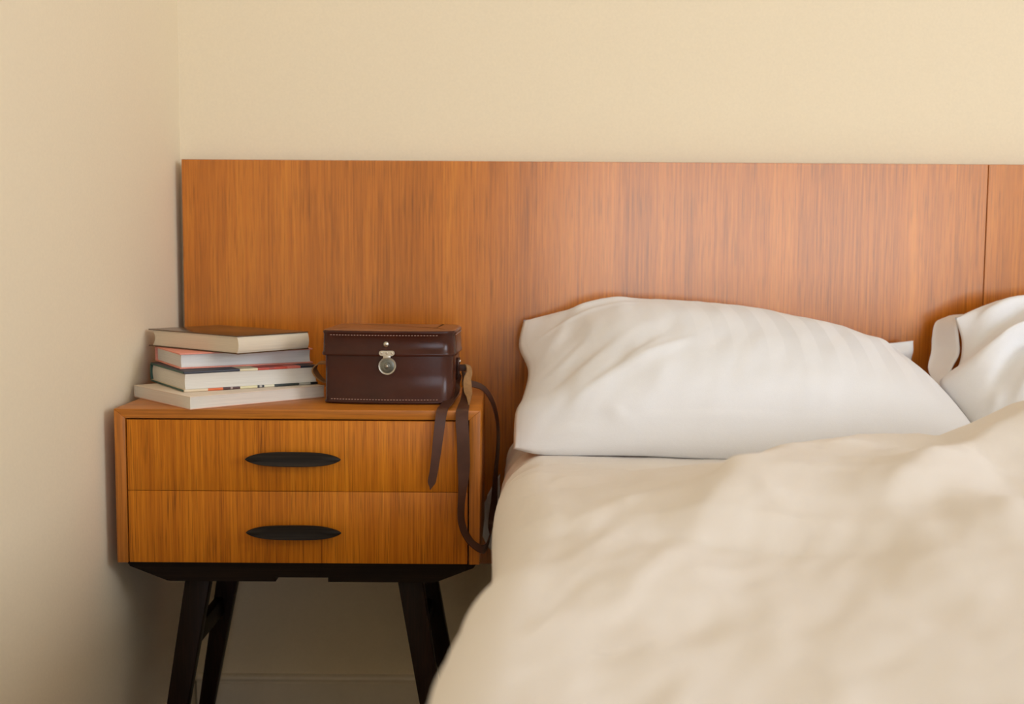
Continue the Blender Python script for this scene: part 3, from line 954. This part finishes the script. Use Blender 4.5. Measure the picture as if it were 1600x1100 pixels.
# side lugs
for sx in (-1, 1):
    bm = bmesh.new()
    add_box(bm, (sx * (CW / 2 + 0.0020) - 0.0018, 0.002, 0.030), (sx * (CW / 2 + 0.0020) + 0.0018, 0.026, 0.070), 0.0012)
    lg = from_bm('strap_lug', bm, M_STRAP, case, sm=True, angle=math.radians(40))
    for zz in (0.036, 0.064):
        bm = bmesh.new()
        lathe(bm, [(0.0030, 0), (0.0028, 0.0014), (0.0, 0.0022)], 12, lambda a, b, h: (sx * (CW / 2 + 0.0038 + h), 0.014 + a, zz + b))
        from_bm('rivet', bm, M_METAL, lg, sm=True)

IM = case.matrix_basis.copy()
IM = (Matrix.Translation(case.location) @ Matrix.Rotation(case.rotation_euler.z, 4, 'Z')).inverted()
def ribbon(name, pts, wid, th, n=90, parent=case, tan=(0.0, 1.0), flip=(2, 2)):
    """pts: world points; wid: (t, width vector) keys along the strap; outside face leather, inside suede"""
    C_ = catmull(pts, n)
    keys = wid
    vs, fs, mi = [], [], []
    for k, p in enumerate(C_):
        t = k / n
        for (a, va), (b, vb) in zip(keys, keys[1:]):
            if t <= b + 1e-9:
                s = (t - a) / (b - a)
                s = s * s * (3 - 2 * s)
                w = Vector(va).lerp(Vector(vb), s)
                break
        tan = (C_[min(n, k + 1)] - C_[max(0, k - 1)]).normalized()
        ww = w - tan * w.dot(tan) * 0.9
        ww = ww.normalized() * w.length
        nn = tan.cross(ww).normalized()
        for q in (p - ww / 2 - nn * th / 2, p + ww / 2 - nn * th / 2, p + ww / 2 + nn * th / 2, p - ww / 2 + nn * th / 2):
            vs.append(tuple(IM @ q))
    for k in range(n):
        a, b = 4 * k, 4 * k + 4
        for i in range(4):
            j = (i + 1) % 4
            fs.append((a + i, a + j, b + j, b + i))
            face = 2 if not flip[0] <= k / n < flip[1] else 0
            mi.append(0 if i == face or not tan[0] <= k / n < tan[1] else 1)
    fs.append((3, 2, 1, 0)); mi.append(1)
    e = 4 * n
    fs.append((e, e + 1, e + 2, e + 3)); mi.append(1)
    me = bpy.data.meshes.new(name)
    me.from_pydata(vs, [], fs)
    me.materials.append(M_STRAP)
    me.materials.append(M_SUEDE)
    for p, m in zip(me.polygons, mi):
        p.material_index = m
        p.use_smooth = True
    me.validate()
    bm = bmesh.new(); bm.from_mesh(me)
    bmesh.ops.recalc_face_normals(bm, faces=bm.faces)
    bm.to_mesh(me); bm.free()
    o = link(name, me, None, parent)
    smooth(o, math.radians(50))
    return o

# loose pointed end hanging over the nightstand's front edge
ribbon('strap_end', [(-0.088, 1.975, 0.706), (-0.093, 1.965, 0.692), (-0.100, 1.930, 0.676), (-0.106, 1.860, 0.6705), (-0.110, 1.822, 0.668), (-0.1125, 1.8125, 0.655),
                     (-0.117, 1.8085, 0.618), (-0.122, 1.807, 0.577), (-0.1285, 1.806, 0.541)],
       [(0, (0.004, 0.016, 0.004)), (0.25, (0.014, 0.010, 0.003)), (0.45, (0.019, 0.004, 0.002)), (0.65, (0.0165, 0.0015, 0.002)), (0.955, (0.013, 0.0, 0.002)), (1.0, (0.002, 0, 0))], 0.0018)
# long loop hanging in front, back up beside the bed and over the rear of the nightstand
ribbon('strap_loop', [(-0.080, 1.972, 0.712), (-0.076, 1.955, 0.694), (-0.0755, 1.900, 0.678), (-0.0775, 1.838, 0.6705), (-0.0785, 1.8165, 0.664), (-0.0785, 1.8095, 0.648),
                      (-0.0765, 1.8065, 0.618), (-0.0755, 1.806, 0.567), (-0.0795, 1.806, 0.515), (-0.078, 1.808, 0.484), (-0.067, 1.811, 0.459), (-0.053, 1.8125, 0.446), (-0.043, 1.825, 0.440),
                      (-0.038, 1.87, 0.438), (-0.033, 1.94, 0.445), (-0.030, 2.00, 0.475), (-0.028, 2.05, 0.520), (-0.024, 2.06, 0.571), (-0.026, 2.06, 0.617), (-0.036, 2.06, 0.652), (-0.052, 2.06, 0.674),
                      (-0.074, 2.05, 0.683), (-0.088, 2.03, 0.688)],
       tan=(0.0, 0.55), flip=(0.33, 0.50), n=150, wid=[(0, (0.010, 0.012, 0.002)), (0.10, (0.016, 0.006, 0.002)), (0.20, (0.020, 0.0, 0.002)), (0.28, (0.020, -0.002, 0.0)), (0.36, (0.010, 0.013, 0.0)), (0.43, (0.008, 0.014, 0.002)), (0.47, (0.002, 0.006, 0.012)), (0.56, (0.002, 0.004, 0.013)),
        (0.64, (0.006, 0.014, 0.004)), (0.75, (0.006, 0.012, 0.0)), (0.9, (0.003, 0.012, 0.006)), (1.0, (0.002, 0.008, 0.010))], th=0.0018)
# where the strap folds back through the right lug its tan inner side shows
ribbon('strap_fold', [(-0.0905, 1.985, 0.712), (-0.084, 1.972, 0.722), (-0.0755, 1.962, 0.724), (-0.0725, 1.955, 0.714), (-0.0755, 1.948, 0.702), (-0.0745, 1.925, 0.690), (-0.0705, 1.880, 0.680), (-0.0690, 1.840, 0.6735)],
       [(0, (0.004, 0.012, 0.004)), (0.22, (0.008, 0.012, -0.004)), (0.42, (0.012, 0.010, -0.003)), (0.62, (0.013, 0.004, 0)), (0.8, (0.006, 0.002, 0)), (1.0, (0.0025, 0, 0))], 0.0018, 40, tan=(0.34, 1.0)).data.materials[0] = M_SUEDE
bm = bmesh.new()
add_box(bm, (CW / 2 + 0.004, -0.004, 0.0485), (CW / 2 + 0.0165, -0.001, 0.0600), 0.0008)
from_bm('strap_tab', bm, M_STRAP, case, sm=True, angle=math.radians(40))
# short stub through the left lug
ribbon('strap_stub', [(-0.309, 2.0, 0.716), (-0.322, 1.997, 0.723), (-0.336, 1.995, 0.723), (-0.343, 1.993, 0.713), (-0.338, 1.992, 0.702), (-0.326, 1.994, 0.692), (-0.311, 1.998, 0.690)],
       [(0, (0.0, 0.016, 0.0)), (0.5, (0.004, 0.020, 0.004)), (1.0, (0.0, 0.016, 0.0))], 0.0022, 40).data.materials[0] = M_SUEDE
